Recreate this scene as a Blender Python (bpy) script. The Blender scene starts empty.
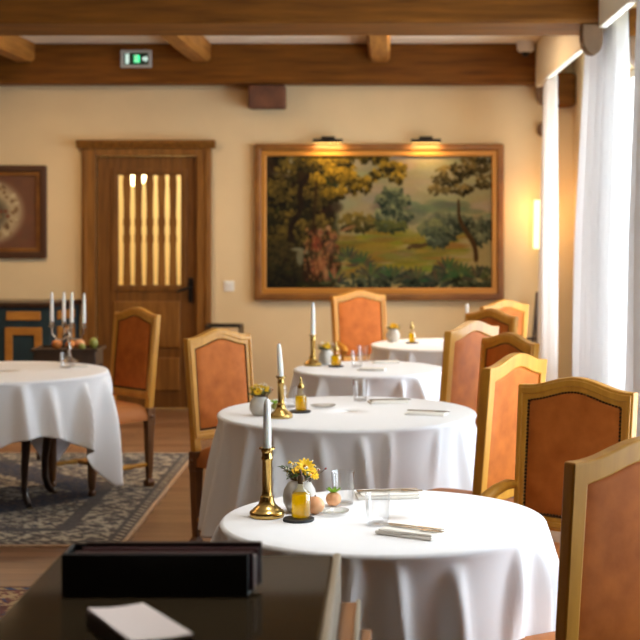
import bpy, bmesh, math, random
import numpy as np
from mathutils import Vector, Matrix
C = bpy.context.scene.collection
PI = math.pi
EYE = 1.58

# ------------------------------------------------------------------ materials
def lin(c):
    return tuple(((v/255)/12.92 if v/255 <= .04045 else ((v/255+.055)/1.055)**2.4) for v in c)
def nt_mat(name):
    m = bpy.data.materials.new(name); m.use_nodes = True
    return m, m.node_tree.nodes, m.node_tree.links
def pbr(name, rgb, rough=.5, metal=0, noise=0, scale=8, stretch=(1,1,1), bump=0, coat=0, sheen=0, spec=.5, rgb2=None):
    m, N, L = nt_mat(name)
    b = N['Principled BSDF']
    b.inputs['Roughness'].default_value = rough; b.inputs['Metallic'].default_value = metal
    b.inputs['Coat Weight'].default_value = coat; b.inputs['Sheen Weight'].default_value = sheen
    b.inputs['Specular IOR Level'].default_value = spec
    c = lin(rgb)
    if noise or bump or rgb2:
        tc = N.new('ShaderNodeTexCoord'); mp = N.new('ShaderNodeMapping'); mp.inputs['Scale'].default_value = stretch
        nz = N.new('ShaderNodeTexNoise'); nz.inputs['Scale'].default_value = scale; nz.inputs['Detail'].default_value = 6
        L.new(tc.outputs['Object'], mp.inputs['Vector']); L.new(mp.outputs['Vector'], nz.inputs['Vector'])
        r = N.new('ShaderNodeValToRGB')
        lo = lin(rgb2) if rgb2 else tuple(v*(1-noise) for v in c)
        hi = c if rgb2 else tuple(min(1, v*(1+noise)) for v in c)
        r.color_ramp.elements[0].color = lo+(1,); r.color_ramp.elements[0].position = .3
        r.color_ramp.elements[1].color = hi+(1,); r.color_ramp.elements[1].position = .7
        L.new(nz.outputs['Fac'], r.inputs['Fac']); L.new(r.outputs['Color'], b.inputs['Base Color'])
        if bump:
            bp = N.new('ShaderNodeBump'); bp.inputs['Strength'].default_value = bump; bp.inputs['Distance'].default_value = .01
            L.new(nz.outputs['Fac'], bp.inputs['Height']); L.new(bp.outputs['Normal'], b.inputs['Normal'])
    else:
        b.inputs['Base Color'].default_value = c+(1,)
    return m
def emit(name, rgb, s):
    m, N, L = nt_mat(name); N.clear()
    e = N.new('ShaderNodeEmission'); e.inputs['Color'].default_value = lin(rgb)+(1,); e.inputs['Strength'].default_value = s
    o = N.new('ShaderNodeOutputMaterial'); L.new(e.outputs[0], o.inputs['Surface']); return m
def vcol(name, rough=.9, sheen=0):
    m, N, L = nt_mat(name); b = N['Principled BSDF']; b.inputs['Roughness'].default_value = rough
    b.inputs['Sheen Weight'].default_value = sheen; b.inputs['Specular IOR Level'].default_value = .2
    a = N.new('ShaderNodeAttribute'); a.attribute_name = 'Col'; L.new(a.outputs['Color'], b.inputs['Base Color']); return m
def clear(name, tint=(1,1,1), edge=.35, rough=.03, base=.06, body=None):
    m, N, L = nt_mat(name); N.clear()
    t = N.new('ShaderNodeBsdfTransparent'); t.inputs['Color'].default_value = tuple(tint)+(1,)
    g = N.new('ShaderNodeBsdfGlossy'); g.inputs['Roughness'].default_value = rough
    lw = N.new('ShaderNodeLayerWeight'); lw.inputs['Blend'].default_value = edge
    mr = N.new('ShaderNodeMapRange'); mr.inputs['To Min'].default_value = base; mr.inputs['To Max'].default_value = .75
    L.new(lw.outputs['Facing'], mr.inputs['Value'])
    mx = N.new('ShaderNodeMixShader'); L.new(mr.outputs[0], mx.inputs[0])
    if body:
        d = N.new('ShaderNodeBsdfTranslucent'); d.inputs['Color'].default_value = lin(body)+(1,)
        m2 = N.new('ShaderNodeMixShader'); m2.inputs[0].default_value = .85
        L.new(t.outputs[0], m2.inputs[1]); L.new(d.outputs[0], m2.inputs[2]); L.new(m2.outputs[0], mx.inputs[1])
    else:
        L.new(t.outputs[0], mx.inputs[1])
    L.new(g.outputs[0], mx.inputs[2])
    o = N.new('ShaderNodeOutputMaterial'); L.new(mx.outputs[0], o.inputs['Surface']); return m
def fabric(name, rgb, trans):
    m, N, L = nt_mat(name); N.clear()
    d = N.new('ShaderNodeBsdfDiffuse'); d.inputs['Color'].default_value = lin(rgb)+(1,)
    t = N.new('ShaderNodeBsdfTranslucent'); t.inputs['Color'].default_value = lin(rgb)+(1,)
    mx = N.new('ShaderNodeMixShader'); mx.inputs[0].default_value = trans
    L.new(d.outputs[0], mx.inputs[1]); L.new(t.outputs[0], mx.inputs[2])
    o = N.new('ShaderNodeOutputMaterial'); L.new(mx.outputs[0], o.inputs['Surface']); return m
def floor_mat():
    m, N, L = nt_mat('floor_boards'); b = N['Principled BSDF']; b.inputs['Roughness'].default_value = .38
    tc = N.new('ShaderNodeTexCoord'); br = N.new('ShaderNodeTexBrick'); L.new(tc.outputs['Object'], br.inputs['Vector'])
    br.inputs['Scale'].default_value = 1; br.inputs['Brick Width'].default_value = .9; br.inputs['Row Height'].default_value = .11
    br.inputs['Mortar Size'].default_value = .0025; br.offset = .37
    br.inputs['Color1'].default_value = lin((150,114,84))+(1,); br.inputs['Color2'].default_value = lin((120,87,63))+(1,)
    br.inputs['Mortar'].default_value = lin((64,44,32))+(1,)
    mp = N.new('ShaderNodeMapping'); mp.inputs['Scale'].default_value = (2, 22, 1); L.new(tc.outputs['Object'], mp.inputs['Vector'])
    nz = N.new('ShaderNodeTexNoise'); nz.inputs['Scale'].default_value = 3; nz.inputs['Detail'].default_value = 6; L.new(mp.outputs[0], nz.inputs['Vector'])
    mx = N.new('ShaderNodeMix'); mx.data_type = 'RGBA'; mx.blend_type = 'OVERLAY'; mx.inputs['Factor'].default_value = .5
    L.new(br.outputs['Color'], mx.inputs[6]); L.new(nz.outputs['Fac'], mx.inputs[7]); L.new(mx.outputs[2], b.inputs['Base Color']); return m

M = {
 'plaster': pbr('plaster', (228,204,160), .9, noise=.04, scale=2.5, bump=.08),
 'ceiling': pbr('ceiling_white', (242,228,206), .9),
 'beam': pbr('beam_oak', (134,82,22), .6, spec=.2, rgb2=(96,55,10), scale=4, stretch=(.6,7,7), bump=.15),
 'joist': pbr('joist_oak', (176,118,50), .6, spec=.25, rgb2=(134,84,30), scale=4, stretch=(7,.6,7), bump=.15),
 'doorwood': pbr('door_oak', (146,99,42), .5, spec=.3, rgb2=(112,72,27), scale=4, stretch=(8,8,.7), bump=.1),
 'darkdoor': pbr('dark_door_oak', (126,83,33), .5, spec=.3, rgb2=(94,58,20), scale=4, stretch=(8,8,.7), bump=.1),
 'honey': pbr('honey_wood', (210,150,52), .42, rgb2=(188,126,38), scale=5, stretch=(6,6,.8), bump=.05, spec=.4),
 'legwood': pbr('dark_leg_wood', (124,80,38), .45, rgb2=(92,56,26), scale=5, stretch=(6,6,.8)),
 'darkwood': pbr('dark_wood', (62,38,22), .4, rgb2=(38,22,13), scale=5, stretch=(6,6,.8), coat=.2),
 'leather': pbr('cognac_leather', (196,108,42), .6, rgb2=(168,88,30), scale=14, bump=.15, spec=.15),
 'seatleather': pbr('tan_seat_leather', (188,116,60), .55, rgb2=(164,96,46), scale=9, bump=.15, spec=.2),
 'stud': pbr('antique_stud', (84,58,34), .35, .8),
 'brass': pbr('brass', (214,182,112), .26, 1, rgb2=(186,148,80), scale=20),
 'silver': pbr('silver', (188,178,166), .2, 1),
 'steel': pbr('steel', (196,190,182), .18, 1),
 'wax': pbr('candle_wax', (248,244,236), .45),
 'cloth': pbr('table_linen', (244,243,244), .8, sheen=.2, spec=.2),
 'napkin': pbr('napkin_linen', (246,240,230), .85, spec=.2),
 'curtain': fabric('sheer_curtain', (250,248,247), .32),
 'white': pbr('white_paint', (240,238,232), .4),
 'valance': pbr('cream_board', (244,234,212), .7),
 'glass': clear('clear_glass', (.985,.985,.985), .22, .03, .03),
 'pane': clear('window_glass', (1,1,1), .2, .02, .04),
 'oil': clear('olive_oil', (.98,.84,.08), .25, .05, .02, body=(255,222,20)),
 'bottleglass': clear('bottle_glass', (1,.96,.8), .15, .03, .02),
 'dish': clear('frosted_dish', (.96,.97,.96), .3, .15, .07),
 'slate': pbr('slate', (34,34,36), .6),
 'ceramic': pbr('stone_ceramic', (208,200,188), .5, noise=.08, scale=30),
 'petal': pbr('yellow_petal', (246,200,20), .6),
 'petalw': pbr('white_petal', (240,238,220), .6),
 'pollen': pbr('flower_centre', (206,138,14), .7),
 'leaf': pbr('leaf_green', (92,124,44), .55, rgb2=(58,86,30), scale=30),
 'lime': pbr('lime_leaf', (128,176,30), .5),
 'stemm': pbr('twig', (92,66,44), .7),
 'berry': pbr('red_berry', (150,30,34), .4),
 'peach': pbr('peach_skin', (232,176,128), .5, rgb2=(218,152,102), scale=25),
 'orange': pbr('orange_skin', (220,140,60), .5, rgb2=(196,112,52), scale=10),
 'apple': pbr('green_fruit', (140,140,60), .45),
 'black': pbr('black_leather', (10,11,13), .5),
 'blackmetal': pbr('black_metal', (36,32,30), .4, .6),
 'gloss': pbr('dark_glass_top', (52,43,30), .05, spec=.2),
 'palewood': pbr('pale_edge', (190,178,156), .5, rgb2=(160,144,120), scale=6, stretch=(8,.7,8)),
 'oakbox': pbr('oak_box', (170,112,60), .5, rgb2=(146,92,46), scale=6, stretch=(8,.7,8)),
 'maroon': pbr('maroon_cover', (66,22,26), .5),
 'folder': pbr('brown_folder', (44,26,22), .5),
 'paper': pbr('paper', (236,226,224), .8),
 'teal': pbr('teal_paint', (34,58,66), .5, rgb2=(24,44,52), scale=5),
 'ochre': pbr('ochre_wood', (186,128,52), .5, rgb2=(158,104,38), scale=5, stretch=(1,6,6)),
 'frame': pbr('gilt_oak_frame', (146,96,36), .45, rgb2=(106,64,20), scale=6),
 'gilt': pbr('gilt', (190,132,56), .42, .3),
 'darkframe': pbr('dark_frame', (74,44,22), .5),
 'vcol': vcol('tapestry'), 'rugm': vcol('rug_pile', 1, .1),
 'sign': pbr('sign_grey', (186,188,184), .5), 'signdark': pbr('sign_green', (12,54,38), .5),
 'signlit': emit('sign_lit', (70,235,150), 1.6), 'signwhite': emit('sign_white', (210,235,220), .8),
 'shade': emit('lamp_shade', (255,222,160), 2.4), 'bulb': emit('hall_lamp', (255,232,170), 7),
 'hall': pbr('hall_plaster', (240,222,180), .9),
 'darkwall': pbr('bounce_dark_wall', (104,70,40), .6, rgb2=(84,54,28), scale=4, stretch=(6,6,.7)),  # brown invented for the unseen walls, to cut bounce and deepen the shade
 'floor': floor_mat(), 'stone': pbr('rough_old_wood', (122,78,52), .8, rgb2=(84,52,36), scale=9, bump=.5),
 'corbel': pbr('corbel_wood', (128,96,66), .6, rgb2=(100,74,50), scale=8),
}

M['wax'].node_tree.nodes['Principled BSDF'].inputs['Subsurface Weight'].default_value=.6
M['wax'].node_tree.nodes['Principled BSDF'].inputs['Subsurface Radius'].default_value=(.03,.025,.02)
M['gloss'].node_tree.nodes['Principled BSDF'].inputs['IOR'].default_value=1.18
# ------------------------------------------------------------------ mesh helpers
class MB:
    def __init__(s): s.b = bmesh.new()
    def box(s, c, d, rz=0, ry=0, rx=0):
        m = Matrix.Translation(c) @ Matrix.Rotation(rz,4,'Z') @ Matrix.Rotation(ry,4,'Y') @ Matrix.Rotation(rx,4,'X') @ Matrix.Diagonal((d[0],d[1],d[2],1))
        bmesh.ops.create_cube(s.b, size=1, matrix=m); return s
    def ext(s, a, b):
        return s.box([(a[i]+b[i])/2 for i in range(3)], [abs(b[i]-a[i]) for i in range(3)])
    def lathe(s, prof, n=24, c=(0,0,0), sx=1, sy=1, cap=True):
        rings = []
        for r, z in prof:
            rings.append([s.b.verts.new((c[0]+r*sx*math.cos(2*PI*k/n), c[1]+r*sy*math.sin(2*PI*k/n), c[2]+z)) for k in range(n)])
        for a, b in zip(rings, rings[1:]):
            for k in range(n): s.b.faces.new((a[k], a[(k+1)%n], b[(k+1)%n], b[k]))
        if cap:
            s.b.faces.new(rings[0][::-1]); s.b.faces.new(rings[-1])
        return s
    def tube(s, pts, rad, n=10):
        pts = [Vector(p) for p in pts]
        if not hasattr(rad, '__len__'): rad = [rad]*len(pts)
        rings = []; up = Vector((.13,.21,1)).normalized()
        for i, p in enumerate(pts):
            t = (pts[min(i+1,len(pts)-1)]-pts[max(i-1,0)]).normalized()
            u = t.cross(up)
            if u.length < .05: u = t.cross(Vector((1,0,0)))
            u.normalize(); v = t.cross(u)
            rings.append([s.b.verts.new(p+rad[i]*(u*math.cos(2*PI*k/n)+v*math.sin(2*PI*k/n))) for k in range(n)])
        for a, b in zip(rings, rings[1:]):
            for k in range(n): s.b.faces.new((a[k], a[(k+1)%n], b[(k+1)%n], b[k]))
        s.b.faces.new(rings[0][::-1]); s.b.faces.new(rings[-1]); return s
    def prism(s, poly, f0, f1):           # poly: 2D points; f0, f1 map a 2D point to 3D
        a = [s.b.verts.new(f0(*p)) for p in poly]; b = [s.b.verts.new(f1(*p)) for p in poly]
        n = len(poly); s.b.faces.new(a[::-1]); s.b.faces.new(b)
        for k in range(n): s.b.faces.new((a[k], a[(k+1)%n], b[(k+1)%n], b[k]))
        return s
    def ring(s, outer, inner, f0, f1):    # frame between two outlines
        n = len(outer)
        A=[s.b.verts.new(f0(*p)) for p in outer]; B=[s.b.verts.new(f1(*p)) for p in outer]
        a=[s.b.verts.new(f0(*p)) for p in inner]; b=[s.b.verts.new(f1(*p)) for p in inner]
        for k in range(n):
            j=(k+1)%n
            for q in ((A[k],A[j],a[j],a[k]),(B[k],b[k],b[j],B[j]),(A[k],B[k],B[j],A[j]),(a[k],a[j],b[j],b[k])): s.b.faces.new(q)
        return s
    def ball(s, c, r, sz=1, seg=12):
        bmesh.ops.create_uvsphere(s.b, u_segments=seg, v_segments=max(6,seg*2//3), radius=r, matrix=Matrix.Translation(c)@Matrix.Diagonal((1,1,sz,1))); return s
    def grid(s, nx, ny, f, closed=False):
        V=[[s.b.verts.new(f(i,j)) for j in range(ny)] for i in range(nx)]
        for i in range(nx if closed else nx-1):
            for j in range(ny-1): s.b.faces.new((V[i][j],V[(i+1)%nx][j],V[(i+1)%nx][j+1],V[i][j+1]))
        return s
    def build(s, name, mat, parent=None, smooth=False, bevel=0, solid=0, sub=0):
        bmesh.ops.recalc_face_normals(s.b, faces=s.b.faces[:])
        me = bpy.data.meshes.new(name); s.b.to_mesh(me); s.b.free(); me.materials.append(M[mat])
        if smooth:
            me.polygons.foreach_set('use_smooth', [True]*len(me.polygons))
            me.set_sharp_from_angle(angle=math.radians(50))
        o = bpy.data.objects.new(name, me); C.objects.link(o)
        if parent: o.parent = parent
        if bevel:
            b = o.modifiers.new('b','BEVEL'); b.width = bevel; b.segments = 2; b.limit_method='ANGLE'
        if solid:
            b = o.modifiers.new('s','SOLIDIFY'); b.thickness = solid; b.offset = 0
        if sub:
            b = o.modifiers.new('u','SUBSURF'); b.levels = sub; b.render_levels = sub
        return o
def tag(o, label, cat, group=None, kind=None):
    o['label']=label; o['category']=cat
    if group: o['group']=group
    if kind: o['kind']=kind
    return o
def struct(o, label, cat):
    return tag(o, label, cat, kind='structure')
def thing(name, label, cat, loc, rz=0, group=None, kind=None):
    o = bpy.data.objects.new(name, None); C.objects.link(o); o.location=loc; o.rotation_euler=(0,0,rz); o.empty_display_size=.1
    return tag(o, label, cat, group, kind)
def dup(root, loc, rz, label, group=None):
    r = root.copy(); C.objects.link(r); r.location = loc; r.rotation_euler = (0,0,rz); r['label']=label
    if group: r['group']=group
    for ch in list(root.children):
        c = ch.copy(); C.objects.link(c); c.parent = r
        for g in list(ch.children):
            d = g.copy(); C.objects.link(d); d.parent = c
    return r
rnd = random.Random(7)

# ------------------------------------------------------------------ room
XL, XR, YB, YF, ZC = -4.4, 1.53, 12.2, -1.2, 2.95
struct(MB().ext((XL-.2,YF-.2,-.1),(XR+.3,YB+.2,0)).build('floor','floor'), 'brown wooden plank floor of the dining room', 'floor')
struct(MB().ext((XL-.2,YF-.2,ZC),(XR+.3,YB+.2,ZC+.1)).build('ceiling','ceiling'), 'white plaster ceiling between the oak beams', 'ceiling')
struct(MB().ext((XL-.2,YF,0),(XL,YB,ZC)).build('wall_left','darkwall'), 'plain brown wall out of view on the left, darkened to cut bounce light', 'wall')
struct(MB().ext((XL,YF-.2,0),(XR,YF,ZC)).build('wall_front','darkwall'), 'plain brown wall behind the viewer, darkened to cut bounce light', 'wall')
DX0,DX1,DZ = -2.345,-1.525,2.07
w = MB(); w.ext((XL,YB,0),(DX0,YB+.2,ZC)); w.ext((DX1,YB,0),(XR,YB+.2,ZC)); w.ext((DX0,YB,DZ),(DX1,YB+.2,ZC))
struct(w.build('wall_back','plaster'), 'cream plaster wall carrying the tapestry and the door', 'wall')
# right wall with four tall window openings
WIN = [(3.2,4.1),(4.5,6.0),(7.0,9.8),(10.1,11.5)]; S0,S1 = .5,2.52
w = MB(); y=YF
for a,b in WIN:
    w.ext((XR,y,0),(XR+.25,a,ZC)); w.ext((XR,a,0),(XR+.25,b,S0)); w.ext((XR,a,S1),(XR+.25,b,ZC)); y=b
w.ext((XR,y,0),(XR+.25,YB+.2,ZC))
struct(w.build('wall_right','plaster'), 'cream wall with tall windows on the curtain side', 'wall')
wl = ['tall white casement window nearest the viewer, out of frame','tall white casement window beside the front tables, out of frame',
      'tall white casement window showing at the right picture edge behind the curtains','tall white casement window beside the tapestry wall, seen as a bright strip']
for i,(a,b) in enumerate(WIN):
    t = thing('window_%d'%(i+1), wl[i], 'window', (XR+.1,(a+b)/2,S0), kind='structure')
    h=(b-a)/2; H=S1-S0
    f=MB(); T=.05
    f.ext((-.03,-h+.003,0.003),(.03,-h+T,H-.003)).ext((-.03,h-T,0.003),(.03,h-.003,H-.003)).ext((-.03,-h+T,0.003),(.03,h-T,T)).ext((-.03,-h+T,H-T),(.03,h-T,H-.003))
    f.ext((-.035,-.05,T),(.035,.05,H-T))
    for z in (.5,1.0,1.5): f.ext((-.015,-h+T,z-.012),(.015,-.05,z+.012)).ext((-.015,.05,z-.012),(.015,h-T,z+.012))
    f.build('window_frame','white',t)
    MB().ext((-.003,-h+T,T),(.003,-.05,H-T)).ext((-.003,.05,T),(.003,h-T,H-T)).build('pane','pane',t)
    hd=MB(); hd.box((-.045,0,.85),(.014,.03,.1)).tube([(-.05,0,.85),(-.08,0,.85),(-.085,0,.76)],.008); hd.build('window_handle','blackmetal',t,True)
    L=bpy.data.lights.new('daylight_portal','AREA'); L.shape='RECTANGLE'; L.size=b-a; L.size_y=S1-S0; L.cycles.is_portal=True
    lo=bpy.data.objects.new('daylight_portal',L); C.objects.link(lo); lo.location=(XR+.26,(a+b)/2,(S0+S1)/2); lo.rotation_euler=(PI/2,0,PI/2)
# beams, joists, soffit boards over the curtains
o=MB().ext((XL,11.98,2.63),(1.31,12.2,ZC)).build('trim_1','beam',bevel=.012); struct(o,'oak ceiling beam running along the tapestry wall','beam')
o=MB().ext((XL,8.2,2.63),(1.19,8.8,ZC)).build('trim_2','beam',bevel=.02); struct(o,'wide oak ceiling beam crossing the room nearest the viewer','beam')
for i,(x,l) in enumerate([(-2.88,'leftmost of the three short oak joists'),(-1.475,'short oak joist right of the exit sign'),(-.045,'short oak joist above the tapestry')]):
    def fp(u,z): return (x+u,8.8,z)
    poly=[(-.085,ZC),(-.085,2.83),(-.06,2.80),(.06,2.80),(.085,2.83),(.085,ZC)]
    o=MB().prism(poly,lambda u,z:(x+u,8.801,z),lambda u,z:(x+u,11.979,z)).build('trim_%d'%(3+i),'joist'); struct(o,l,'beam')
for i,(a,b,l) in enumerate([(8.82,11.96,'cream soffit board above the far curtains'),(4.6,8.18,'cream soffit board above the near curtains')]):
    o=MB().ext(((1.2,1.165)[i],a,2.60),((1.245,1.21)[i],b,ZC)).build('trim_%d'%(6+i),'valance',bevel=.006); struct(o,l,'trim')
for i,y in enumerate((8.5,12.09)):
    o=MB().ext((1.335 if i==0 else 1.315,y-.28 if i==0 else 11.98,2.545 if i==0 else 2.45),(XR,y+.28 if i==0 else YB,2.72)).build('trim_%d'%(8+i),'beam',bevel=.03)
    struct(o,['oak lintel block above the pillar between the windows','oak lintel block in the corner by the tapestry wall'][i],'beam')
def corbel(loc, label):
    t=thing('corbel',label,'corbel',loc)
    poly=[(-.055,.02),(.055,.02),(.062,-.04),(.06,-.09),(.046,-.13),(.022,-.15),(-.005,-.15),(-.03,-.135),(-.05,-.10),(-.058,-.05)]
    MB().prism(poly,lambda u,z:(u,-.06,z),lambda u,z:(u,.06,z)).build('bracket','corbel',t,bevel=.01)
corbel((1.135,8.27,2.61),'rounded wooden bracket at the end of the wide ceiling beam above the curtains')
corbel((1.27,12.07,2.615),'rounded wooden bracket under the beam end at the far curtain top')
corbel((1.40,8.28,2.545),'dark rounded wooden bracket near the top right corner against the window')
o=MB().box((-.95,12.09,2.53),(.30,.2,.19)).build('wall_block','stone',bevel=.02); tag(o,'rough brown wooden block jutting from the wall under the beam','corbel')

# curtains
def curtain(label, y0, y1, x0, seed, top=2.7, amp=.035, spread=0, group='white curtains along the windows'):
    r=random.Random(seed); n=int((y1-y0)/.011); ph=r.random()*6; nf=(y1-y0)/.125
    def f(i,j):
        v=i/(n-1); u=j/23; z=top-(top-.02)*u
        k=.55+.45*min(1,u*2.2)
        s=1.15*math.sin(2*PI*nf*v+ph+.5*math.sin(5*v+seed))+.4*math.sin(2*PI*nf*2.3*v+1.3*ph)
        yc=(y0+y1)/2; y=yc+(y0-yc+(y1-y0)*v)*(.78+.22*min(1,u*1.6)+spread*u)
        return (x0+amp*k*s+.01*math.sin(3*u+v*4+seed)-.03*u, y, z)
    o=MB().grid(n,24,f).build('curtain','curtain',None,True,solid=.003)
    tag(o,label,'curtain',group)
curtain('narrow white curtain hanging in the corner right of the tapestry',11.12,11.75,1.255,3)
curtain('white curtain gathered just beyond the wide ceiling beam, its left neighbour being the corner curtain',8.72,9.4,1.285,5,amp=.055)
curtain('widest bright white curtain hanging at the near side of the wide ceiling beam',8.08,8.68,1.27,8,amp=.05)
curtain('white curtain cut off by the right picture edge',6.4,7.32,1.24,9,amp=.05,spread=.16)

# ------------------------------------------------------------------ door and the hall behind it
t=struct(thing('door_1','','door',((DX0+DX1)/2,YB,0)),'oak door with a baluster grille in its upper half and a moulded frame','door')
DW=(DX1-DX0)/2
f=MB().ext((-DW-.115,-.05,0),(-DW+.0,.02,DZ+.05)).ext((DW,-.05,0),(DW+.115,.02,DZ+.05)).ext((-DW,-.05,DZ-.01),(DW,.02,DZ+.05))
f.ext((-DW-.1,-.062,0),(-DW-.07,-.05,DZ+.03)).ext((DW+.07,-.062,0),(DW+.1,-.05,DZ+.03))
f.build('door_frame','doorwood',t,bevel=.006)
prof=[(0,DZ+.05),(-.065,DZ+.05),(-.075,DZ+.065),(-.10,DZ+.09),(-.11,DZ+.115),(0,DZ+.115)]
MB().prism(prof,lambda y,z:(-DW-.15,y,z),lambda y,z:(DW+.15,y,z)).build('cornice','doorwood',t,bevel=.003)
GX0,GX1,GZ0,GZ1=-.237,.274,1.01,1.905
d=MB().ext((-DW+.002,0,.01),(GX0,.05,DZ-.012)).ext((GX1,0,.01),(DW-.002,.05,DZ-.012)).ext((GX0,0,.01),(GX1,.05,GZ0)).ext((GX0,0,GZ1),(GX1,.05,DZ-.012))
d.ext((GX0-.05,-.012,GZ0-.05),(GX0-.015,0,GZ1+.05)).ext((GX1+.015,-.012,GZ0-.05),(GX1+.05,0,GZ1+.05)).ext((GX0-.015,-.012,GZ1+.015),(GX1+.015,0,GZ1+.05)).ext((GX0-.015,-.012,GZ0-.05),(GX1+.015,0,GZ0-.015))
d.build('door_leaf','darkdoor',t,bevel=.004)
for z0,z1 in ((.15,.42),(.5,.88)):
    MB().ext((-.27,-.014,z0),(.27,0,z1)).build('door_panel','doorwood',t,bevel=.012)
cx=(DX0+DX1)/2
gaps=[-2.149,-2.058,-1.963,-1.870,-1.772,-1.684]
cen=[gaps[0]-.0925]+[(a+b)/2 for a,b in zip(gaps,gaps[1:])]+[gaps[-1]+.0925]
H=GZ1-GZ0
for k,gx in enumerate(cen):
    wp=[(0,.029),(.06,.03),(.1,.028),(.3,.025),(.38,.025),(.39,.03),(.45,.03),(.46,.025),(.53,.025),(.54,.03),(.6,.03),(.61,.025),(.7,.025),(.85,.029),(.92,.032),(1,.028)]
    L_=[(-a,GZ0+z*H) for z,a in wp]+[(a,GZ0+z*H) for z,a in reversed(wp)]
    MB().prism(L_,lambda u,z:(gx-cx+u,.015,z),lambda u,z:(gx-cx+u,.04,z)).build('baluster','doorwood',t)
hd=MB().box((DW-.055,-.008,.97),(.035,.014,.2)).tube([(DW-.055,-.01,.99),(DW-.055,-.05,.99),(DW-.08,-.055,.985),(DW-.16,-.05,.96)],.011)
hd.build('door_handle','blackmetal',t,True)
hw=MB().ext((-3.0,12.42,-.02),(-.9,14.6,0)).ext((-3.0,14.5,0),(-.9,14.6,2.5)).ext((-3.1,12.42,0),(-3.0,14.6,2.5)).ext((-.9,12.42,0),(-.8,14.6,2.5)).ext((-3.1,12.42,2.5),(-.8,14.6,2.6))
struct(hw.build('wall_hall','hall'),'warm yellow hall seen through the door grille','wall')
o=MB().ball((-2.31,13.9,1.945),.10,1,20).build('globe_lamp','bulb',None,True); tag(o,'glowing globe lamp in the hall seen at the top of the door grille','lamp')

# ------------------------------------------------------------------ tapestry picture (woven image as colour attribute on a fine grid)
def splat(img, x, y, rx, ry, col, a=1.0, rot=0):
    h,w,_=img.shape; R=int(max(rx,ry))+2
    x0,x1=max(0,int(x)-R),min(w,int(x)+R+1); y0,y1=max(0,int(y)-R),min(h,int(y)+R+1)
    if x0>=x1 or y0>=y1: return
    Y,X=np.mgrid[y0:y1,x0:x1]; dx=X-x; dy=Y-y; c,s=math.cos(rot),math.sin(rot)
    d=((dx*c+dy*s)/rx)**2+((-dx*s+dy*c)/ry)**2
    m=(np.clip(1.4-d*1.2,0,1)*a)[...,None]
    img[y0:y1,x0:x1]=img[y0:y1,x0:x1]*(1-m)+np.array(col)*m
def clump(img, x, y, rx, ry, n, dark, light, size, r, up=True):
    for k in range(n):
        a=r.random()*2*PI; q=math.sqrt(r.random()); px=x+rx*q*math.cos(a); py=y+ry*q*math.sin(a)
        f=min(1,max(0,.5-.5*math.sin(a)*q+r.uniform(-.35,.35)))
        col=[dark[i]+(light[i]-dark[i])*f for i in range(3)]
        splat(img,px,py,size*r.uniform(.6,1.5),size*r.uniform(.4,.9),col,.85,r.random()*3)
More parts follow.
